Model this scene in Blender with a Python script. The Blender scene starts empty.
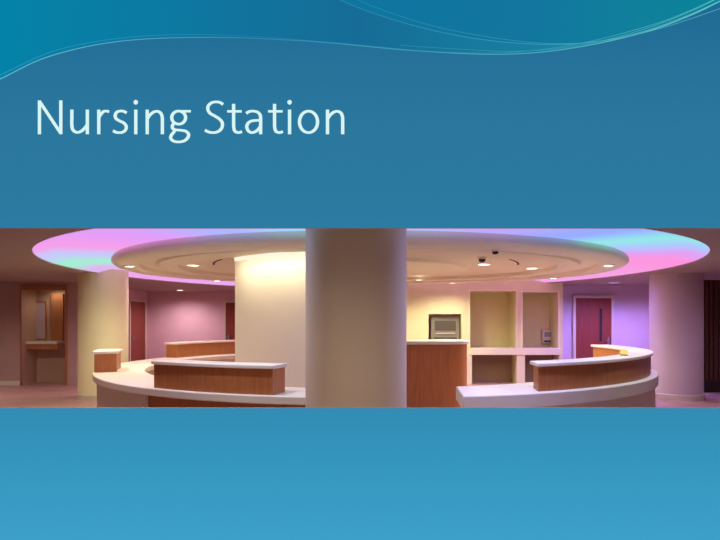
import bpy, bmesh, math, random
from mathutils import Vector
random.seed(3)
F=600.0; CX=360.0; HY=320.0; EYE=1.55; YC=11.0; CEIL=2.45
scene=bpy.context.scene
col=scene.collection
try:
    scene.view_settings.view_transform='Standard'
    scene.view_settings.look='None'
except Exception: pass

def s2l(c):
    c=c/255.0
    return c/12.92 if c<=0.04045 else ((c+0.055)/1.055)**2.4
def rgb(r,g,b): return (s2l(r),s2l(g),s2l(b),1.0)
def PX(px,Y): return (px-CX)*Y/F
def PZ(py,Y): return EYE-(py-HY)*Y/F

# ---------------------------------------------------------------- materials
def newmat(name):
    m=bpy.data.materials.new(name); m.use_nodes=True
    nt=m.node_tree
    for n in list(nt.nodes): nt.nodes.remove(n)
    out=nt.nodes.new('ShaderNodeOutputMaterial')
    return m,nt,out
def plain(name,c,rough=0.6,metal=0.0,var=0.03,scale=3.0,spec=0.3,bump=0.0):
    m,nt,out=newmat(name)
    b=nt.nodes.new('ShaderNodeBsdfPrincipled')
    tc=nt.nodes.new('ShaderNodeTexCoord')
    nz=nt.nodes.new('ShaderNodeTexNoise'); nz.inputs['Scale'].default_value=scale; nz.inputs['Detail'].default_value=4
    nt.links.new(tc.outputs['Object'],nz.inputs['Vector'])
    r=nt.nodes.new('ShaderNodeValToRGB')
    r.color_ramp.elements[0].position=0.3; r.color_ramp.elements[1].position=0.7
    r.color_ramp.elements[0].color=tuple(x*(1-var) for x in c[:3])+(1,)
    r.color_ramp.elements[1].color=tuple(min(1,x*(1+var)) for x in c[:3])+(1,)
    nt.links.new(nz.outputs['Fac'],r.inputs['Fac'])
    nt.links.new(r.outputs['Color'],b.inputs['Base Color'])
    b.inputs['Roughness'].default_value=rough; b.inputs['Metallic'].default_value=metal
    b.inputs['Specular IOR Level'].default_value=spec
    nt.links.new(b.outputs[0],out.inputs['Surface'])
    return m
def wood(name,c1,c2,rough=0.4):
    m,nt,out=newmat(name)
    b=nt.nodes.new('ShaderNodeBsdfPrincipled')
    tc=nt.nodes.new('ShaderNodeTexCoord'); mp=nt.nodes.new('ShaderNodeMapping')
    mp.inputs['Scale'].default_value=(9,9,0.9)
    nt.links.new(tc.outputs['Object'],mp.inputs['Vector'])
    nz=nt.nodes.new('ShaderNodeTexNoise'); nz.inputs['Scale'].default_value=3; nz.inputs['Detail'].default_value=4
    nt.links.new(mp.outputs[0],nz.inputs['Vector'])
    r=nt.nodes.new('ShaderNodeValToRGB')
    r.color_ramp.elements[0].position=0.25; r.color_ramp.elements[1].position=0.75
    r.color_ramp.elements[0].color=c1; r.color_ramp.elements[1].color=c2
    nt.links.new(nz.outputs['Fac'],r.inputs['Fac']); nt.links.new(r.outputs['Color'],b.inputs['Base Color'])
    b.inputs['Roughness'].default_value=rough; b.inputs['Specular IOR Level'].default_value=0.35
    nt.links.new(b.outputs[0],out.inputs['Surface'])
    return m
def emis(name,c,s=1.0):
    m,nt,out=newmat(name)
    e=nt.nodes.new('ShaderNodeEmission'); e.inputs['Color'].default_value=c; e.inputs['Strength'].default_value=s
    nt.links.new(e.outputs[0],out.inputs['Surface']); return m
def emis_grad(name,axis,lo,hi,stops,s=1.0):
    m,nt,out=newmat(name)
    e=nt.nodes.new('ShaderNodeEmission'); e.inputs['Strength'].default_value=s
    tc=nt.nodes.new('ShaderNodeTexCoord'); sp=nt.nodes.new('ShaderNodeSeparateXYZ')
    nt.links.new(tc.outputs['Object'],sp.inputs[0])
    mr=nt.nodes.new('ShaderNodeMapRange'); mr.inputs[1].default_value=lo; mr.inputs[2].default_value=hi
    nt.links.new(sp.outputs[axis],mr.inputs[0])
    r=nt.nodes.new('ShaderNodeValToRGB'); el=r.color_ramp.elements
    while len(el)>2: el.remove(el[-1])
    for i,(p,c) in enumerate(stops):
        k=el[i] if i<2 else el.new(p)
        k.position=p; k.color=c
    nt.links.new(mr.outputs[0],r.inputs['Fac']); nt.links.new(r.outputs['Color'],e.inputs['Color'])
    nt.links.new(e.outputs[0],out.inputs['Surface']); return m

M_cream=plain('cream_paint',rgb(228,220,172),0.7)
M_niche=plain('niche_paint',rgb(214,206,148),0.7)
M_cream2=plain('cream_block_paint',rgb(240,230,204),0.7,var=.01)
M_pink=plain('pink_paint',rgb(216,178,186),0.7)
M_mauve=plain('mauve_brown_paint',rgb(190,158,152),0.7)
M_brown=plain('brown_alcove_paint',rgb(196,162,138),0.7)
M_lav=plain('lavender_paint',rgb(206,188,200),0.7)
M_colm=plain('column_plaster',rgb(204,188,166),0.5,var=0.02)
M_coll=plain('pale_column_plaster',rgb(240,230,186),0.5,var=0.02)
M_colr=plain('violet_lit_column_plaster',rgb(200,182,184),0.5,var=0.02)  # violet light on the right column is mixed into its plaster colour
M_soff=plain('soffit_paint',rgb(164,144,136),0.8)
M_cloud=plain('cloud_paint',rgb(222,214,190),0.6,var=0.02)
M_white=plain('white_solid_surface',rgb(228,219,198),0.4,var=0.02)
M_base=plain('cream_laminate',rgb(224,212,190),0.5,var=0.02)
M_floor=plain('rose_terrazzo',rgb(184,142,134),0.3,var=0.12,scale=2.0,spec=0.5)
M_dark=plain('dark_recess',rgb(60,48,42),0.8)
M_knee=plain('kneespace_shade_brown',rgb(140,114,88),0.7)  # darkened brown puts the shade of the knee space into the colour
M_steel=plain('brushed_steel',rgb(140,136,124),0.4,metal=0.2)
M_black=plain('black_plastic',rgb(18,18,20),0.3)
M_grey=plain('grey_panel',rgb(92,86,78),0.4)
M_glass=plain('dark_glass',rgb(60,46,48),0.2,spec=0.5)
M_wood=wood('cherry_wood',rgb(162,98,54),rgb(184,116,66))
M_wood2=wood('cherry_door_wood',rgb(124,54,42),rgb(138,64,50),0.5)
M_wood3=wood('maple_wood',rgb(168,108,70),rgb(190,128,84),0.45)
M_woodd=wood('dark_wood',rgb(88,56,42),rgb(116,76,54),0.5)
M_trim=plain('trim_paint',rgb(206,192,176),0.5)
M_nframe=plain('niche_frame_paint',rgb(240,232,196),0.6)
M_lens=emis('lamp_lens',(1.0,0.90,0.68,1),6.0)
M_wash=emis('wall_washer_lens',(1.0,0.90,0.70,1),1.05)
M_yel=emis('amber_lamp',(1.0,0.6,0.12,1),1.3)

# ---------------------------------------------------------------- helpers
def mkobj(name,me,mat=None,parent=None,loc=None):
    o=bpy.data.objects.new(name,me); col.objects.link(o)
    if mat is not None and me is not None: me.materials.append(mat)
    if loc is not None: o.location=loc
    if parent is not None:
        o.parent=parent
    return o
def empty(name,loc,label,cat):
    o=bpy.data.objects.new(name,None); o.location=loc; o.empty_display_size=0.1; col.objects.link(o)
    o['label']=label; o['category']=cat; return o
def tag(o,label,cat=None,**kw):
    o['label']=label
    if cat: o['category']=cat
    for k,v in kw.items(): o[k]=v
    return o
def struct(o,label=None):
    o['kind']='structure'
    if label: o['label']=label
    return o
def bm_to(name,bm,mat,parent=None,origin=(0,0,0),smooth=False,bevel=0,angle=None):
    ox=Vector(origin)
    for v in bm.verts: v.co-=ox
    bmesh.ops.recalc_face_normals(bm,faces=bm.faces)
    me=bpy.data.meshes.new(name); bm.to_mesh(me); bm.free()
    if smooth:
        for p in me.polygons: p.use_smooth=True
        try: me.set_sharp_from_angle(angle=math.radians(angle or 35))
        except Exception: pass
    o=mkobj(name,me,mat)
    if parent is not None:
        o.parent=parent; o.location=ox-parent_world(parent)
    else: o.location=ox
    if bevel:
        md=o.modifiers.new('bevel','BEVEL'); md.width=bevel; md.segments=2; md.limit_method='ANGLE'
    return o
def parent_world(p):
    v=Vector(p.location)
    while p.parent: p=p.parent; v+=Vector(p.location)
    return v
def box_bm(x0,x1,y0,y1,z0,z1,bm=None):
    bm=bm or bmesh.new()
    vs=[bm.verts.new((x,y,z)) for x in (x0,x1) for y in (y0,y1) for z in (z0,z1)]
    for f in ((0,1,3,2),(4,6,7,5),(0,4,5,1),(2,3,7,6),(0,2,6,4),(1,5,7,3)):
        bm.faces.new([vs[i] for i in f])
    return bm
def box(name,x0,x1,y0,y1,z0,z1,mat,parent=None,bevel=0.0):
    bm=box_bm(min(x0,x1),max(x0,x1),min(y0,y1),max(y0,y1),min(z0,z1),max(z0,z1))
    return bm_to(name,bm,mat,parent,((x0+x1)/2,(y0+y1)/2,min(z0,z1)),bevel=bevel)
def wall_holes(name,x0,x1,y0,y1,z0,z1,holes,mat):
    xs=sorted(set([x0,x1]+[h[0] for h in holes]+[h[1] for h in holes]))
    zs=sorted(set([z0,z1]+[h[2] for h in holes]+[h[3] for h in holes]))
    zs=[z for z in zs if z>=z0-1e-6]
    def solid(i,j):
        if i<0 or j<0 or i>=len(xs)-1 or j>=len(zs)-1: return False
        cx=(xs[i]+xs[i+1])/2; cz=(zs[j]+zs[j+1])/2
        return not any(h[0]<cx<h[1] and h[2]<cz<h[3] for h in holes)
    bm=bmesh.new()
    def q(*p): bm.faces.new([bm.verts.new(a) for a in p])
    for i in range(len(xs)-1):
        for j in range(len(zs)-1):
            if not solid(i,j): continue
            a,b,c,d=xs[i],xs[i+1],zs[j],zs[j+1]
            q((a,y0,c),(b,y0,c),(b,y0,d),(a,y0,d)); q((a,y1,c),(a,y1,d),(b,y1,d),(b,y1,c))
            if not solid(i-1,j): q((a,y0,c),(a,y0,d),(a,y1,d),(a,y1,c))
            if not solid(i+1,j): q((b,y0,c),(b,y1,c),(b,y1,d),(b,y0,d))
            if not solid(i,j-1): q((a,y0,c),(a,y1,c),(b,y1,c),(b,y0,c))
            if not solid(i,j+1): q((a,y0,d),(b,y0,d),(b,y1,d),(a,y1,d))
    bmesh.ops.remove_doubles(bm,verts=bm.verts,dist=1e-4)
    return bm_to(name,bm,mat,None,((x0+x1)/2,(y0+y1)/2,z0))
def lathe(name,prof,mat,parent=None,center=(0,0,0),seg=64,smooth=True,cap=True):
    bm=bmesh.new(); rings=[]
    for r,z in prof:
        rings.append([bm.verts.new((center[0]+r*math.cos(2*math.pi*k/seg),center[1]+r*math.sin(2*math.pi*k/seg),center[2]+z)) for k in range(seg)])
    for a,b in zip(rings,rings[1:]):
        for k in range(seg):
            bm.faces.new((a[k],a[(k+1)%seg],b[(k+1)%seg],b[k]))
    if cap:
        bm.faces.new(rings[0]); bm.faces.new(rings[-1])
    return bm_to(name,bm,mat,parent,center,smooth=smooth)
def rp(r,a,sxl=0.905,sxr=1.0):
    s=math.sin(a)
    return (r*s*(sxl if s<0 else sxr), YC-r*math.cos(a))
def arc(name,r0,r1,z0,z1,d0,d1,mat,parent,bevel=0.0,step=2.0,sk0=0.0,sk1=0.0):
    n=max(2,int(abs(d1-d0)/step)); bm=bmesh.new(); secs=[]
    for i in range(n+1):
        t=i/n
        a=math.radians(d0+(d1-d0)*t); ai=a+math.radians(sk0*max(0,1-6*t)+sk1*max(0,6*t-5))
        p0=rp(r0,ai); p1=rp(r1,a)
        secs.append([bm.verts.new((p0[0],p0[1],z0)),bm.verts.new((p1[0],p1[1],z0)),bm.verts.new((p1[0],p1[1],z1)),bm.verts.new((p0[0],p0[1],z1))])
    for a,b in zip(secs,secs[1:]):
        for k in range(4):
            bm.faces.new((a[k],a[(k+1)%4],b[(k+1)%4],b[k]))
    bm.faces.new(secs[0]); bm.faces.new(secs[-1])
    am=math.radians((d0+d1)/2); c=rp((r0+r1)/2,am)
    return bm_to(name,bm,mat,parent,(c[0],c[1],z0),smooth=True,bevel=bevel)

# ---------------------------------------------------------------- slide background built as a self-lit blue wall, with title
WY=3.0
def WX(px): return PX(px,WY)
def WZ(py): return PZ(py,WY)
wall=wall_holes('wall_front',-10.2,10.2,WY,WY+0.02,0.0,3.7,[(-2.3,2.3,WZ(408),WZ(228))],None)
zb=WZ(540); zt=WZ(0)
M_blue=emis_grad('blue_gradient_face',2,zb,zt,[
 (0.0,rgb(60,160,200)),(0.10,rgb(56,153,193)),(0.24,rgb(50,140,180)),(0.42,rgb(46,129,168)),(0.60,rgb(44,122,161)),(0.76,rgb(43,119,158)),(0.88,rgb(38,114,154)),(1.0,rgb(30,106,148))])
wall.data.materials.append(M_blue); wall.data.materials.append(M_soff)
for p in wall.data.polygons:
    p.material_index=0 if (abs(p.center.y+0.01)<1e-3 and abs(p.normal.y)>0.9) else 1
struct(wall,'slide background built as a glowing blue gradient wall with a long ribbon opening')

def crom(pts,n=10,closed=False):
    P=[Vector((a,b)) for a,b in pts]
    if len(P)==2: return P
    out=[]; N=len(P)
    rng=range(N if closed else N-1)
    for i in rng:
        if closed: p0,p1,p2,p3=P[(i-1)%N],P[i],P[(i+1)%N],P[(i+2)%N]
        else:
            p1,p2=P[i],P[i+1]; p0=P[i-1] if i>0 else p1*2-p2; p3=P[i+2] if i+2<N else p2*2-p1
        for k in range(n):
            t=k/n
            out.append(0.5*((2*p1)+(-p0+p2)*t+(2*p0-5*p1+4*p2-p3)*t*t+(-p0+3*p1-3*p2+p3)*t**3))
    if not closed: out.append(P[-1])
    return out
def swoosh(name,top,bottom,mat,dy,label):
    T=crom(top,12); B=crom(bottom,12)
    bm=bmesh.new()
    def samp(C,t):
        f=t*(len(C)-1); i=min(int(f),len(C)-2); return C[i].lerp(C[i+1],f-i)
    n=90; prev=None
    for i in range(n+1):
        a=samp(T,i/n); b=samp(B,i/n)
        va=bm.verts.new((WX(a.x),WY-dy,WZ(a.y))); vb=bm.verts.new((WX(b.x),WY-dy,WZ(b.y)))
        if prev: bm.faces.new((prev[0],va,vb,prev[1]))
        prev=(va,vb)
    o=bm_to(name,bm,mat,None,(0,WY-dy,0))
    return tag(o,label,'wall graphic')
C1=[(-30,92),(0,80),(50,57),(120,42),(210,38),(310,42),(410,51),(500,55),(570,49),(640,34),(690,16),(735,-6)]
C2=[(325,-6),(365,11),(420,28),(480,40),(540,45),(590,43),(640,33),(690,15),(735,-6)]
gradA=emis_grad('swoosh_teal',0,WX(0),WX(720),[(0.0,rgb(4,130,168)),(0.22,rgb(12,122,162)),(0.5,rgb(22,108,150)),(0.8,rgb(24,132,164)),(1.0,rgb(34,148,172))])
gradB=emis_grad('swoosh_bright',0,WX(330),WX(720),[(0.0,rgb(14,118,160)),(0.5,rgb(18,118,158)),(0.8,rgb(16,128,156)),(1.0,rgb(8,132,152))])
swoosh('wall_swoosh',[(-30,-40),(200,-40),(400,-40),(600,-40),(735,-40)],C1,gradA,0.003,'teal sweeping wave inlay along the blue wall top')
swoosh('wall_swoosh',[(325,-40),(430,-40),(520,-40),(620,-40),(735,-40)],C2,gradB,0.005,'bright teal wave crest inlay above the thin lines')
def line(pts,w,mat,dy,label):
    C=crom(pts,14); bm=bmesh.new(); prev=None
    for i,p in enumerate(C):
        a=C[max(0,i-1)]; b=C[min(len(C)-1,i+1)]; d=(b-a).normalized(); nrm=Vector((-d.y,d.x))*w/2
        u=p+nrm; l=p-nrm
        vu=bm.verts.new((WX(u.x),WY-dy,WZ(u.y))); vl=bm.verts.new((WX(l.x),WY-dy,WZ(l.y)))
        if prev: bm.faces.new((prev[0],vu,vl,prev[1]))
        prev=(vu,vl)
    o=bm_to('wall_line',bm,mat,None,(0,WY-dy,0)); return tag(o,label,'wall graphic')
ML1=emis_grad('line_cyan',0,WX(0),WX(720),[(0,rgb(110,195,208)),(0.35,rgb(50,140,176)),(0.7,rgb(80,168,190)),(1,rgb(110,205,205))])
ML2=emis_grad('line_dim',0,WX(0),WX(720),[(0,rgb(55,160,188)),(0.35,rgb(38,126,164)),(0.75,rgb(60,155,182)),(1,rgb(90,190,198))])
line(C1,0.8,ML1,0.0070,'thin pale cyan line following the teal wave')
line([(-30,88),(0,76),(60,50),(140,37),(230,36),(330,43),(430,52),(510,53),(580,44),(650,26),(690,11),(735,-10)],0.55,ML2,0.0074,'thin dim cyan line beside the teal wave')
line(C2,0.75,ML2,0.0078,'thin dim cyan line on the wave crest')
line([(340,-8),(375,8),(430,26),(490,38),(545,44),(600,42),(660,29),(735,4)],0.5,ML2,0.0082,'thin dim cyan line on the wave crest')
line([(400,46),(460,50),(520,52),(580,46),(640,31),(690,12),(735,-10)],0.5,ML2,0.0086,'thin dim cyan line beside the teal wave')

# title lettering (strokes)
EM=50.2; X0=34.4; BASE=134.5
def ell(cx,cy,rx,ry,n=12): return [(cx+rx*math.cos(2*math.pi*k/n),cy+ry*math.sin(2*math.pi*k/n)) for k in range(n)]
G={
'N':(.646,[('l',[(.122,0),(.122,.64)]),('l',[(.122,.625),(.524,.015)]),('l',[(.524,0),(.524,.64)])]),
'u':(.525,[('l',[(.408,0),(.408,.466)]),('c',[(.118,.466),(.118,.33),(.118,.17),(.14,.08),(.205,.036),(.28,.05),(.35,.105),(.408,.18)])]),
'r':(.349,[('l',[(.122,0),(.122,.466)]),('c',[(.122,.31),(.16,.375),(.215,.43),(.27,.437),(.318,.425)])]),
's':(.391,[('c',[(.318,.405),(.26,.434),(.20,.439),(.135,.42),(.102,.36),(.12,.295),(.19,.25),(.265,.212),(.308,.15),(.295,.08),(.235,.037),(.165,.031),(.11,.04),(.062,.068)])]),
'i':(.229,[('l',[(.115,0),(.115,.466)]),('d',[(.115,.605)])]),
'n':(.525,[('l',[(.122,0),(.122,.466)]),('c',[(.122,.29),(.175,.365),(.245,.42),(.315,.433),(.375,.40),(.403,.33),(.407,.26),(.407,.13),(.407,0)])]),
'g':(.471,[('o',ell(.215,.315,.13,.124)),('l',[(.27,.435),(.445,.435)]),('c',[(.135,.215),(.10,.165),(.105,.11),(.16,.083),(.26,.074),(.35,.055),(.402,0),(.385,-.07),(.32,-.125),(.22,-.147),(.12,-.13),(.068,-.078),(.078,-.02),(.118,.03),(.15,.085)])]),
'S':(.459,[('c',[(.392,.565),(.335,.60),(.265,.613),(.18,.598),(.115,.54),(.107,.465),(.15,.395),(.235,.345),(.32,.29),(.375,.22),(.37,.13),(.32,.065),(.24,.033),(.15,.035),(.09,.055),(.05,.08)])]),
't':(.335,[('c',[(.152,.575),(.152,.45),(.152,.25),(.155,.13),(.175,.06),(.225,.033),(.27,.036),(.31,.05)]),('l',[(.03,.433),(.305,.433)])]),
'a':(.479,[('c',[(.075,.395),(.13,.428),(.205,.438),(.285,.42),(.335,.37),(.347,.30),(.347,.15),(.347,0)]),('c',[(.347,.262),(.27,.262),(.17,.248),(.105,.20),(.088,.13),(.12,.06),(.18,.031),(.25,.05),(.30,.09),(.347,.15)])]),
'o':(.527,[('o',ell(.263,.234,.17,.203))]),
}
M_title=emis('title_face',rgb(216,246,244),1.0)
title=empty('title_lettering',(WX(36),WY,WZ(134)),'pale cyan lettering reading Nursing Station on the blue wall','lettering')
title['text']='Nursing Station'
x=X0; SW=.062
for ch in 'Nursing Station':
    if ch==' ':
        x+=.226*EM; continue
    adv,strokes=G[ch]; bm=bmesh.new(); k=0
    for kind,pts in strokes:
        k+=1
        yy=-0.0004*k
        if kind=='d':
            cx,cy=pts[0]; vs=[bm.verts.new((cx+.045*math.cos(t*math.pi/8),yy,cy+.045*math.sin(t*math.pi/8))) for t in range(16)]
            bm.faces.new(vs); continue
        C=crom(pts,8,closed=(kind=='o')) if kind!='l' else [Vector(p) for p in pts]
        N=len(C); prs=[]
        for i,p in enumerate(C):
            if kind=='o': a=C[(i-1)%N]; b=C[(i+1)%N]
            else: a=C[max(0,i-1)]; b=C[min(N-1,i+1)]
            d=(b-a).normalized()
            w=SW*(0.74+0.26*abs(d.y))
            nr=Vector((-d.y,d.x))*w/2
            u=p+nr; l=p-nr
            hx=adv/2
            prs.append((bm.verts.new((hx+(u.x-hx)*1.06,yy,u.y)),bm.verts.new((hx+(l.x-hx)*1.06,yy,l.y))))
        for i in range(N if kind=='o' else N-1):
            a=prs[i]; b=prs[(i+1)%N]
            bm.faces.new((a[0],b[0],b[1],a[1]))
    s=EM*WY/F
    for v in bm.verts:
        v.co=Vector((WX(x)+v.co.x*s, WY-0.004+v.co.y, WZ(BASE)+v.co.z*s*1.05))
    bm_to('letter',bm,M_title,title,(WX(x),WY-0.004,WZ(BASE)))
    x+=adv*EM

# ---------------------------------------------------------------- floor, walls
fl=box('floor',-10.2,10.2,WY+0.02,19.3,-0.05,0.0,M_floor); struct(fl,'rose coloured polished floor')
def w(name,*a,mat=M_pink,lab=None):
    o=box(name,*a,mat); struct(o,lab); return o
w('wall_left',-10.3,-10.2,WY+.02,15.4,0,CEIL,mat=M_mauve)
w('wall_right',10.2,10.3,WY+.02,15.8,0,CEIL,mat=M_lav)
XL0=PX(22,14.3); XL1=PX(66,14.3)
o=wall_holes('wall_back_left',-10.2,-6.75,14.3,14.42,0,CEIL,[(XL0,XL1,-0.01,2.38)],M_mauve); struct(o,'brown mauve wall with a tall alcove opening')
w('wall_alcove_back',-10.2,-6.85,14.95,15.05,0,CEIL,mat=M_brown)
w('wall_alcove_side',XL0-0.1,XL0,14.42,14.95,0,CEIL,mat=M_brown)
w('wall_corridor',-6.85,-6.75,14.42,19.0,0,CEIL,mat=M_pink)
w('wall_far',-6.85,0.6,19.0,19.1,0,CEIL,mat=M_pink)
HT=2.56
w('wall_return',0.5,0.6,14.75,19.0,0,HT,mat=M_cream)
NY=14.6
n1=(PX(428.5,NY),PX(461.5,NY),PZ(344,NY),PZ(314,NY))
n2=(PX(470,NY),PX(516,NY),0.0,PZ(291,NY))
n3=(PX(522.5,NY),PX(558,NY),0.0,PZ(292,NY))
holes=[n1,(n2[0],n2[1],-0.01,n2[3]),(n3[0],n3[1],-0.01,n3[3])]
o=wall_holes('wall_niche',0.5,PX(563,NY),NY,NY+0.14,0,HT,holes,M_cream); struct(o,'cream wall with three deep niches')
w('wall_niche_back',0.6,PX(563,NY),NY+0.75,NY+0.85,0,HT,mat=M_niche)
w('wall_niche_side',PX(563,NY)-0.1,PX(563,NY),NY+0.14,15.7,0,HT,mat=M_cream)
w('wall_back_right',PX(563,NY),10.2,15.7,15.8,0,HT,mat=M_lav)
w('wall_niche_divider',n2[0]-.12,n2[0],NY+0.14,NY+0.75,0,CEIL,mat=M_niche)
w('wall_niche_partition',n2[1],n3[0],NY+0.14,NY+0.75,0,CEIL,mat=M_niche)
bb=box('baseboard_left',-10.2,XL0,14.27,14.3,0,0.1,M_white); struct(bb)
bb=box('baseboard_right',PX(612,15.7),10.2,15.66,15.7,0,0.12,M_trim); struct(bb)

# ceiling soffit with oval opening
def oval(a,aL,aR,bn,bf):
    s=math.sin(a); c=math.cos(a)
    return (s*(aL if s<0 else aR), YC-c*(bn if c>0 else bf))
OUT=(5.06,5.40,5.95,6.6); DISC=(4.20,4.54,4.30,3.45)
X0b,X1b,Y0b,Y1b=-10.2,10.2,WY+0.02,19.1
angs=[2*math.pi*i/144 for i in range(144)]
def rect_hit(dx,dy):
    t=1e9
    if dx>1e-9: t=min(t,X1b/dx)
    if dx<-1e-9: t=min(t,X0b/dx)
    if dy>1e-9: t=min(t,(Y1b-YC)/dy)
    if dy<-1e-9: t=min(t,(Y0b-YC)/dy)
    return (dx*t,YC+dy*t)
bm=bmesh.new(); A=[]
for a in angs:
    p=oval(a,*OUT); q=rect_hit(p[0],p[1]-YC)
    A.append([bm.verts.new((p[0],p[1],CEIL)),bm.verts.new((q[0],q[1],CEIL)),bm.verts.new((p[0],p[1],CEIL+0.10)),bm.verts.new((q[0],q[1],CEIL+0.10))])
for cx_,cy_ in ((X0b,Y0b),(X0b,Y1b),(X1b,Y0b),(X1b,Y1b)):
    bst=min(A,key=lambda v:(v[1].co.x-cx_)**2+(v[1].co.y-cy_)**2)
    bst[1].co.x=cx_; bst[1].co.y=cy_; bst[3].co.x=cx_; bst[3].co.y=cy_
for i in range(len(A)):
    a=A[i]; b=A[(i+1)%len(A)]
    bm.faces.new((a[0],a[1],b[1],b[0])); bm.faces.new((a[2],b[2],b[3],a[3]))
    bm.faces.new((a[0],b[0],b[2],a[2])); bm.faces.new((a[1],a[3],b[3],b[1]))
cl=bm_to('ceiling',bm,M_soff,None,(0,YC,CEIL)); struct(cl,'mauve ceiling soffit around an oval light cove')
# luminous ring: coloured cove light painted as emission that varies by angle
m,nt,out=newmat('cove_glow_emission')
e=nt.nodes.new('ShaderNodeEmission'); e.inputs['Strength'].default_value=1.12
tc=nt.nodes.new('ShaderNodeTexCoord'); sp=nt.nodes.new('ShaderNodeSeparateXYZ'); nt.links.new(tc.outputs['Object'],sp.inputs[0])
ng=nt.nodes.new('ShaderNodeMath'); ng.operation='MULTIPLY'; ng.inputs[1].default_value=-1; nt.links.new(sp.outputs[1],ng.inputs[0])
at=nt.nodes.new('ShaderNodeMath'); at.operation='ARCTAN2'; nt.links.new(sp.outputs[0],at.inputs[0]); nt.links.new(ng.outputs[0],at.inputs[1])
mr=nt.nodes.new('ShaderNodeMapRange'); mr.inputs[1].default_value=-math.pi; mr.inputs[2].default_value=math.pi; nt.links.new(at.outputs[0],mr.inputs[0])
r=nt.nodes.new('ShaderNodeValToRGB'); r.color_ramp.interpolation='EASE'; el=r.color_ramp.elements
stops=[(-180,(222,160,234)),(-110,(230,158,226)),(-94,(212,172,230)),(-80,(156,228,200)),(-66,(190,192,238)),(-52,(234,152,224)),(-34,(216,150,236)),(-20,(168,172,248)),(-8,(158,206,246)),(8,(180,180,244)),(20,(182,160,242)),(33,(146,164,246)),(45,(142,220,222)),(55,(168,190,242)),(65,(216,154,232)),(76,(242,142,212)),(110,(236,156,218)),(179,(222,160,234))]
for i,(d,c) in enumerate(stops):
    kx=el[i] if i<2 else el.new((d+180)/360)
    kx.position=(d+180)/360; kx.color=rgb(*c)
nt.links.new(mr.outputs[0],r.inputs['Fac']); nt.links.new(r.outputs['Color'],e.inputs['Color']); nt.links.new(e.outputs[0],out.inputs['Surface'])
M_lum=m
bm=bmesh.new(); R=[]
for a in angs:
    p=oval(a,*OUT); q=oval(a,*DISC)
    q=(q[0]*0.96,YC+(q[1]-YC)*0.96); px_=p[0]*.999; py_=YC+(p[1]-YC)*.999
    ms=(px_*.8+q[0]*.2,py_*.8+q[1]*.2)
    R.append([bm.verts.new((px_,py_,CEIL+0.012)),bm.verts.new((ms[0],ms[1],CEIL+0.09)),bm.verts.new((q[0],q[1],CEIL+0.115)),bm.verts.new((q[0],q[1],CEIL+0.125)),bm.verts.new((px_,py_,CEIL+0.11))])
for i in range(len(R)):
    a=R[i]; b=R[(i+1)%len(R)]
    for k in range(5):
        bm.faces.new((a[k],b[k],b[(k+1)%5],a[(k+1)%5]))
lum=bm_to('luminous_ceiling_ring',bm,M_lum,None,(0,YC,CEIL+0.012),smooth=True); tag(lum,'glowing ceiling ring around cloud, pink, violet and cyan cove light painted on','ceiling light')
# cloud disc
def ovallathe(prof):
    bm=bmesh.new(); rings=[]
    for s,z in prof:
        rg=[]
        for a in angs:
            q=oval(a,*DISC); rg.append(bm.verts.new((q[0]*s,YC+(q[1]-YC)*s,z)))
        rings.append(rg)
    for a,b in zip(rings,rings[1:]):
        for i in range(len(angs)):
            j=(i+1)%len(angs); bm.faces.new((a[i],a[j],b[j],b[i]))
    return bm,rings
cloud=empty('ceiling_cloud',(0,YC,2.40),'large oval cream suspended ceiling cloud with stepped rings','ceiling panel')
ZI=2.52; ZB=2.405
bm,rg=ovallathe([(0.985,2.575),(0.995,2.545),(1.0,2.51),(1.0,2.475),(0.996,2.45),(0.988,2.428),(0.975,2.412),(0.955,ZB),(0.915,ZB),(0.905,2.409),(0.90,2.42),(0.895,2.48),(0.885,2.49),(0.85,2.492),(0.843,2.487),(0.838,2.442),(0.828,2.438),(0.77,2.438),(0.76,2.442),(0.755,2.51),(0.745,ZI),(0.44,ZI),(0.432,2.515),(0.425,2.468),(0.415,2.462),(0.02,2.462)])
bm.faces.new(rg[-1]); bm.faces.new(rg[0])
bm_to('cloud_panel',bm,M_cloud,cloud,(0,YC,2.42),smooth=True,angle=50)
def slot(r,d0,d1,z):
    bm=bmesh.new(); prev=None
    n=14
    for i in range(n+1):
        a=math.radians(d0+(d1-d0)*i/n); q=oval(a,*DISC)
        vs=[bm.verts.new((q[0]*(r+dr),YC+(q[1]-YC)*(r+dr),z+dz)) for dr,dz in ((-.004,-.004),(.004,-.004),(.004,.004),(-.004,.004))]
        if prev:
            for t in range(4): bm.faces.new((prev[t],vs[t],vs[(t+1)%4],prev[(t+1)%4]))
        else: bm.faces.new(vs)
        prev=vs
    bm.faces.new(prev)
    a=math.radians((d0+d1)/2); q=oval(a,*DISC)
    o=bm_to('slot_diffuser',bm,M_dark,cloud,(q[0]*r,YC+(q[1]-YC)*r,z)); o['label']='dark curved air slot'
slot(0.62,58,80,ZI); slot(0.62,-80,-58,ZI)

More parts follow.
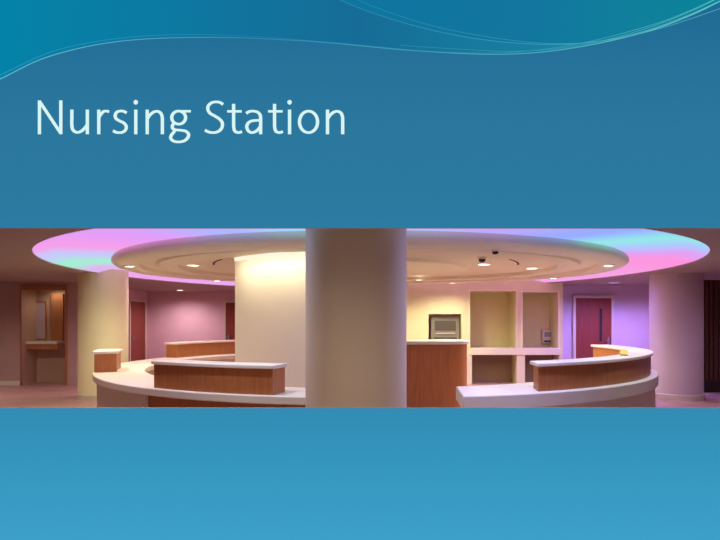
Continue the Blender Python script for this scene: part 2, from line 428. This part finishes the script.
# ---------------------------------------------------------------- downlights & lights
def lamp(kind,name,loc,energy,color=(1,.86,.66),**kw):
    l=bpy.data.lights.new(name,kind); l.energy=energy; l.color=color
    for a,b in kw.items(): setattr(l,a,b)
    o=bpy.data.objects.new(name,l); o.location=loc; col.objects.link(o); return o
def downlight(X,Y,Z,e=60,color=(1,.84,.62),r=0.10,size=160,mat=M_lens):
    d=empty('recessed_downlight',(X,Y,Z),'round recessed warm ceiling downlight, one of a set partly added as fill','light fixture'); d['group']='recessed ceiling downlights'
    lathe('trim_ring',[(r+.03,0.002),(r+.03,-.012),(r,-.012),(r,0.002)],M_white,d,(X,Y,Z),seg=32,cap=False)
    lathe('lens',[(r,0.0),(r,-.008)],mat,d,(X,Y,Z),seg=32)
    lamp('SPOT','spot',(X,Y,Z-0.03),e,color,spot_size=math.radians(size),spot_blend=0.8,shadow_soft_size=0.06)
    return d
def on_ceiling(px,py,Z):
    Y=F*(Z-EYE)/(HY-py); return PX(px,Y),Y
WK=(1,.93,.70)
for px,py,Z,e in ((193,265,ZI,90),(212,250,ZI,80),(532,268,ZI,180),(484,264,ZI,170),(527,250,ZI,110)):
    X,Y=on_ceiling(px,py,Z); downlight(X,Y,Z,e,WK,r=0.10)
for deg,e in ((-68,50),(-128,50),(66,45),(112,60),(150,110)):
    p=oval(math.radians(deg),*DISC); downlight(p[0]*.935,YC+(p[1]-YC)*.935,ZB,e,WK,r=.07)
downlight(1.3,13.2,2.438,150,(1,.95,.72),r=.07)  # back-right band downlights, this one included, are added to brighten the niche wall
downlight(-7.8,11.6,CEIL,140,(1,.84,.76)); downlight(7.6,10.2,CEIL,45,(.85,.65,1)); downlight(-1.2,3.7,CEIL,62,(1,.88,.72)); downlight(1.2,3.7,CEIL,52,(1,.88,.76))  # soffit downlights added out of view as fill light
downlight(-5.4,18.0,CEIL,150,(1,.78,.86)); downlight(-1.9,18.2,CEIL,110,(1,.78,.86)); downlight(-7.5,14.68,CEIL-.07,10,(1,.88,.7),r=.05)  # downlights added to brighten the pink far wall and the alcove
M_bl=emis('added_blue_lens',(.4,.35,1,1),2)
downlight(6.1,14.4,CEIL,400,(.34,.26,1.0),mat=M_bl); downlight(7.4,14.4,CEIL,190,(.55,.32,1.0),mat=M_bl)  # blue fixtures added to give the door wall its violet glow
for deg,e,c in ((-18,100,(.76,.76,1)),(-45,80,(1,.86,.80)),(-75,130,(1,.90,.62)),(-110,90,(1,.68,.85)),(-150,100,(1,.66,.88)),(20,210,(.46,.46,1)),(45,80,(.85,.84,.9)),(72,130,(.62,.46,1)),(108,200,(.38,.28,1))):
    a=math.radians(deg); p=oval(a,*OUT); q=oval(a,*DISC)
    lamp('SPOT','ring_fill_spot',(p[0]*.6+q[0]*.4,p[1]*.6+q[1]*.4,CEIL+0.05),e,c,spot_size=math.radians(172),spot_blend=1.0,shadow_soft_size=0.05)  # spots added along the ring to strengthen and tint its light
for i,(nn) in enumerate((n1,n2,n3)):
    f=.03
    if i:
        c=box('trim_%d'%(i+1),nn[0],nn[1],NY+0.14,NY+0.75,nn[3],nn[3]+0.05,M_cream); struct(c,'niche head')
        bm=box_bm(nn[0]-f,nn[0],NY-.02,NY-.001,0.0,nn[3]+f); box_bm(nn[1],nn[1]+f,NY-.02,NY-.001,0.0,nn[3]+f,bm); box_bm(nn[0],nn[1],NY-.02,NY-.001,nn[3],nn[3]+f,bm)
        c=bm_to('trim_%d'%(i+4),bm,M_nframe,None,((nn[0]+nn[1])/2,NY,0)); struct(c,'pale trim around a niche')

def domecam(px,py,Z):
    X,Y=on_ceiling(px,py,Z)
    c=empty('security_camera',(X,Y,Z),'black dome security camera on the ceiling cloud','security camera')
    lathe('camera_base',[(0.07,0),(0.07,-.03),(0.06,-.035)],M_white,c,(X,Y,Z),seg=32)
    lathe('camera_dome',[(0.055,-.035),(0.053,-.05),(0.045,-.07),(0.025,-.082),(0.005,-.086)],M_black,c,(X,Y,Z),seg=32)
domecam(482,257,ZI)
p=oval(math.radians(23),*DISC); cxm,cym=p[0]*.93,YC+(p[1]-YC)*.93
c=empty('security_camera',(cxm,cym,ZB),'black dome security camera on the ceiling cloud','security camera')
lathe('camera_base',[(0.05,0),(0.05,-.015),(0.045,-.02)],M_white,c,(cxm,cym,ZB),seg=32)
lathe('camera_dome',[(0.04,-.02),(0.038,-.035),(0.03,-.05),(0.005,-.058)],M_black,c,(cxm,cym,ZB),seg=32)

# ---------------------------------------------------------------- columns
def column(px,Y,R,lab,top=2.53,mat=M_colm):
    X=PX(px,Y)
    c=empty('round_column',(X,Y,0),lab,'column')
    lathe('shaft',[(R,0.0),(R,top-.01),(R,top)],mat,c,(X,Y,0),seg=96)
    lathe('column_base',[(R+.015,0.0),(R+.015,.10),(R+.002,.11)],M_trim,c,(X,Y,0),seg=96,cap=False)
    return c
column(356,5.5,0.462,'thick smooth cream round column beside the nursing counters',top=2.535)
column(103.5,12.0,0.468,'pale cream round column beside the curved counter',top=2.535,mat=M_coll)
column(676.0,12.0,0.485,'round column with violet light tinted into its plaster, beyond the curved counter',top=CEIL,mat=M_colr)

# ---------------------------------------------------------------- curved counters
def ledge(parent,d0,d1,r0=4.52,r1=4.80,sk0=0,sk1=0):
    g=bpy.data.objects.new('raised_ledge',None); col.objects.link(g); g.parent=parent
    a=math.radians((d0+d1)/2); c=rp((r0+r1)/2,a); g.location=Vector((c[0],c[1],0.76))-Vector(parent.location)
    arc('wood_panel',r0,r1,0.76,1.035,d0,d1,M_wood,g,sk0=sk0,sk1=sk1)
    arc('ledge_cap',r0-.04,r1+.03,1.035,1.075,d0-.3,d1+.3,M_white,g,bevel=0.008,sk0=sk0,sk1=sk1)
L=empty('curved_counter',rp(4.5,math.radians(-60))+(0,),'curved nurse counter with white worktop and cherry wood ledges','reception counter')
arc('worktop',4.05,4.86,0.67,0.76,-168,-5.5,M_white,L,bevel=0.012)
arc('counter_base',4.30,4.80,0.0,0.67,-100,-36,M_base,L)
arc('counter_base',4.35,4.75,0.0,0.67,-36,-7,M_wood,L)
arc('counter_base',4.15,4.6,0.0,0.67,-166,-100,M_base,L)
ledge(L,-33.6,-12.2,sk1=.6); ledge(L,-76,-66,4.50,4.84); ledge(L,-143,-110)
Rr=empty('curved_counter',rp(4.5,math.radians(50))+(0,),'curved nurse counter with thick white worktop and cherry wood ledge','reception counter')
arc('worktop',4.02,4.90,0.60,0.76,12.6,98,M_white,Rr,bevel=0.012,sk0=3.9)
arc('counter_base',4.30,4.86,0.0,0.60,14,97,M_base,Rr,sk0=2)
ledge(Rr,24.2,97,sk0=2.2)
lx,ly=PX(624,8.0),8.0
dl=empty('desk_lamp',(lx,ly,1.075),'small low amber lamp standing on the counter ledge','lamp')
lathe('lamp_base',[(0.05,0),(0.05,.012),(0.015,.02)],M_steel,dl,(lx,ly,1.075),seg=24)
lathe('lamp_shade',[(0.015,.02),(0.055,.035),(0.045,.065),(0.02,.08)],M_yel,dl,(lx,ly,1.075),seg=24)

dc=empty('drum_cabinet',(0.95,10.4,0),'rounded cherry wood cabinet with white top','cabinet')
def stad(name,x0,x1,y0,y1,z0,z1,rr,mat,parent):
    bm=bmesh.new(); pts=[]
    for cx_,cy_,s in ((x1-rr,y0+rr,-90),(x1-rr,y1-rr,0),(x0+rr,y1-rr,90),(x0+rr,y0+rr,180)):
        for i in range(13):
            a=math.radians(s+i*7.5); pts.append((cx_+rr*math.cos(a),cy_+rr*math.sin(a)))
    lo=[bm.verts.new((p[0],p[1],z0)) for p in pts]; hi=[bm.verts.new((p[0],p[1],z1)) for p in pts]
    n=len(pts)
    for i in range(n): bm.faces.new((lo[i],lo[(i+1)%n],hi[(i+1)%n],hi[i]))
    bm.faces.new(lo); bm.faces.new(hi)
    return bm_to(name,bm,mat,parent,((x0+x1)/2,(y0+y1)/2,z0),smooth=True)
stad('cabinet_body',0.1,1.84,9.95,11.0,0,1.145,0.40,M_wood,dc)
stad('cabinet_top',0.07,1.88,9.91,11.04,1.145,1.195,0.44,M_white,dc)

# ---------------------------------------------------------------- bright cream core wall
bm=bmesh.new()
P0=Vector((PX(235,9.35),9.35)); P2=Vector((PX(345,7.9),7.9)); P1=(P0+P2)/2+Vector((-.12,-.14))
n=16; pts=[]
for i in range(n+1):
    t=i/n; pts.append(P0*(1-t)**2+P1*2*t*(1-t)+P2*t*t)
back=[Vector((P2.x+.05,9.3)),Vector((P0.x+.1,10.1))]
allp=pts+back
lo=[bm.verts.new((p.x,p.y,0)) for p in allp]; hi=[bm.verts.new((p.x,p.y,2.46)) for p in allp]
N=len(allp)
for i in range(N): bm.faces.new((lo[i],lo[(i+1)%N],hi[(i+1)%N],hi[i]))
bm.faces.new(lo); bm.faces.new(hi)
core=bm_to('wall_core',bm,M_cream2,None,(-1.1,9.0,0),smooth=True); struct(core,'bright cream curved core wall washed with light')
bm=bmesh.new(); prev=None
for p in pts:
    d=Vector((-0.65,-0.76))
    vs=[bm.verts.new((p.x+d.x*q,p.y+d.y*q,z)) for q,z in ((-.03,2.461),(.005,2.461),(.02,2.522),(-.03,2.522))]
    if prev:
        for t in range(4): bm.faces.new((prev[t],vs[t],vs[(t+1)%4],prev[(t+1)%4]))
    else: bm.faces.new(vs)
    prev=vs
bm.faces.new(prev)
ws=bm_to('wall_washer',bm,M_wash,None,(-1.1,8.5,2.44)); tag(ws,'slim warm linear light along the cream wall top','light fixture')
mid=pts[n//2]
dirv=(P2-P0); ang=math.atan2(dirv.y,dirv.x)
al=lamp('AREA','washer_light',(mid.x-.17,mid.y-.20,2.45),12.0,(1,.92,.74),shape='RECTANGLE',size=2.1,size_y=0.04)
al.rotation_euler=(math.radians(20),0,ang)

# ---------------------------------------------------------------- doors
def door(i,x0,x1,Y,h,lab,window=True,side='r'):
    d=box('door_%d'%i,x0,x1,Y-0.05,Y-0.005,0.01,h,M_wood2); struct(d,lab)
    f=0.07
    bm=box_bm(x0-f,x0,Y-0.07,Y-.001,0,h+f); box_bm(x1,x1+f,Y-0.07,Y-.001,0,h+f,bm); box_bm(x0,x1,Y-0.07,Y-.001,h,h+f,bm)
    bm_to('door_frame',bm,M_trim,d,((x0+x1)/2,Y,0))
    if window:
        wx=x0+(x1-x0)*0.70
        box('vision_frame',wx-.05,wx+.05,Y-0.06,Y-0.05,h*0.46,h*0.88,M_woodd,d)
        box('vision_panel',wx-.03,wx+.03,Y-0.065,Y-0.06,h*0.47,h*0.87,M_glass,d)
    hx=x1-.09 if side=='r' else x0+.09
    box('door_handle',hx-.07,hx+.02,Y-0.12,Y-0.10,1.0,1.03,M_steel,d)
    box('handle_plate',hx-.02,hx+.02,Y-0.10,Y-0.05,0.92,1.1,M_steel,d)
    return d
door(1,PX(575,15.7),PX(610.5,15.7),15.7,2.12,'maroon wood door with narrow vision panel',True)
door(2,PX(226,19),PX(226,19)+0.95,19.0,2.1,'maroon wood door in the pink wall',False,'l')
d=box('door_3',-6.749,-6.70,17.5,18.7,0.01,2.1,M_wood2); struct(d,'maroon wood door in the pink corridor wall')
bm=box_bm(-6.749,-6.68,17.42,17.5,0,2.17); box_bm(-6.749,-6.68,18.7,18.78,0,2.17,bm); box_bm(-6.749,-6.68,17.5,18.7,2.1,2.17,bm)
bm_to('door_frame',bm,M_trim,d,(-6.7,18.1,0))
box('door_handle',-6.66,-6.64,17.58,17.7,1.0,1.03,M_steel,d)
box('handle_plate',-6.70,-6.66,17.57,17.61,0.95,1.07,M_steel,d)

# ---------------------------------------------------------------- left alcove
YA=14.95
fx0,fx1=PX(34,YA),PX(47,YA)
fb=empty('framed_panel',((fx0+fx1)/2,YA,1.05),'pale framed panel above the alcove shelf','panel')
bm=box_bm(fx0,fx0+.03,YA-.03,YA-.001,1.06,2.02); box_bm(fx1-.03,fx1,YA-.03,YA-.001,1.06,2.02,bm); box_bm(fx0+.03,fx1-.03,YA-.03,YA-.001,1.99,2.02,bm); box_bm(fx0+.03,fx1-.03,YA-.03,YA-.001,1.06,1.09,bm)
bm_to('panel_frame',bm,M_wood3,fb,((fx0+fx1)/2,YA,1.06))
box('panel_face',fx0+.03,fx1-.03,YA-.015,YA-.001,1.09,1.99,M_lav,fb)
sh=empty('alcove_shelf',(XL0+.4,14.7,0.9),'white counter shelf with wood front inside the alcove','shelf')
box('shelf_top',XL0+.002,PX(58,14.5),14.45,YA-.002,0.97,1.03,M_white,sh)
box('shelf_apron',XL0+.002,PX(58,14.5),14.50,14.53,0.84,0.97,M_wood3,sh)
wp=box('wood_panel_door',PX(52,YA),PX(64,YA),YA-.06,YA-.001,1.04,2.2,M_wood3); tag(wp,'maple wood panel on the alcove back wall','wall panel')
# maple surround: header plus slim posts reaching the floor
bm=box_bm(XL0-.03,XL1+.03,14.26,14.299,2.26,2.38); box_bm(XL0-.03,XL0,14.26,14.299,0,2.26,bm); box_bm(XL1,XL1+.03,14.26,14.299,0,2.26,bm)
wh=bm_to('alcove_surround',bm,M_wood3,None,((XL0+XL1)/2,14.28,0)); tag(wh,'maple wood header and slim posts around the alcove opening','trim')

# ---------------------------------------------------------------- niches fittings
nc=empty('niche_counter',((n2[0]+n3[1])/2,NY+.3,0),'white wall counter with open knee space below','counter')
zt1=PZ(348,NY)
for nn in (n2,n3):
    box('counter_top',nn[0]+.005,nn[1]-.005,NY,NY+0.74,zt1-0.12,zt1,M_white,nc)
    box('back_panel',nn[0]+.005,nn[1]-.005,NY+0.4,NY+0.44,0.0,zt1-.12,M_knee,nc)
box('counter_edge',n2[0]-.02,n3[1]+.02,NY-0.18,NY-.021,zt1-0.16,zt1,M_white,nc,bevel=.01)
for nn in ((n2[0]-.12,n2[0]+.02),(n2[1]-.02,n3[0]+.02),(n3[1]-.02,n3[1]+.06)):
    box('support_panel',nn[0],nn[1],NY-.15,NY-.022,0,zt1-.16,M_base,nc)
YM=NY+.16
mx0,mx1=PX(431,YM),PX(459.5,YM)
mz0,mz1=PZ(342,YM),PZ(317,YM)
box_back=box('trim_7',n1[0]-.05,n1[1]+.05,NY+.5,NY+.53,n1[2]-.1,n1[3]+.1,M_niche); struct(box_back,'back of the small wall recess')
mc=empty('wall_unit',((mx0+mx1)/2,15.0,mz0),'flat stainless steel unit recessed in the cream wall','appliance')
box('unit_body',mx0,mx1,YM,NY+.49,mz0-.02,mz1,M_steel,mc,bevel=.012)
box('unit_window',mx0+.09,mx1-.09,YM-.008,YM,mz0+.28,mz1-.09,M_grey,mc)
box('unit_handle',mx0+.12,mx1-.12,YM-.03,YM-.008,mz0+.20,mz0+.225,M_trim,mc)
box('vent_strip',mx0+.07,mx1-.07,YM-.006,YM,mz0+.06,mz0+.12,M_grey,mc)
tx0,tx1=PX(541.5,15.3),PX(552,15.3)
tz=PZ(343,15.3)
td=empty('towel_dispenser',((tx0+tx1)/2,15.3,tz),'white paper towel dispenser on the niche wall','dispenser')
box('dispenser_body',tx0,tx1,15.22,15.349,tz,tz+.34,M_trim,td,bevel=.02)
box('towel_slot',tx0+.04,tx1-.04,15.21,15.22,tz+.03,tz+.07,M_black,td)
box('viewing_window',tx0+.05,tx1-.05,15.21,15.22,tz+.16,tz+.28,M_steel,td)

# slatted partition at right
sp_=empty('slatted_screen',(PX(720,12.9),12.9,0),'dark brown vertical slatted wood screen','screen')
bm=bmesh.new(); xx=PX(700,12.9)
while xx<PX(760,12.9):
    box_bm(xx,xx+.07,12.88,12.94,0.25,CEIL-.05,bm); xx+=.1
bm_to('slat_panel',bm,M_woodd,sp_,(PX(720,12.9),12.9,.12))
box('screen_backing',PX(700,12.9),PX(762,12.9),12.945,12.97,0.1,CEIL-.03,M_wood3,sp_)
box('screen_plinth',PX(700,12.9),PX(762,12.9),12.85,12.98,0.0,0.25,M_dark,sp_)

wd=bpy.data.worlds.new('world'); scene.world=wd; wd.use_nodes=True
wd.node_tree.nodes['Background'].inputs[0].default_value=(0.60,0.53,0.44,1); wd.node_tree.nodes['Background'].inputs[1].default_value=0.85
cam=bpy.data.cameras.new('camera'); co=bpy.data.objects.new('camera',cam); col.objects.link(co)
co.location=(0,0,EYE); co.rotation_euler=(math.radians(90),0,0)
cam.sensor_width=36; cam.lens=36*F/720; cam.shift_y=(HY-270)/720; cam.clip_end=100
scene.camera=co
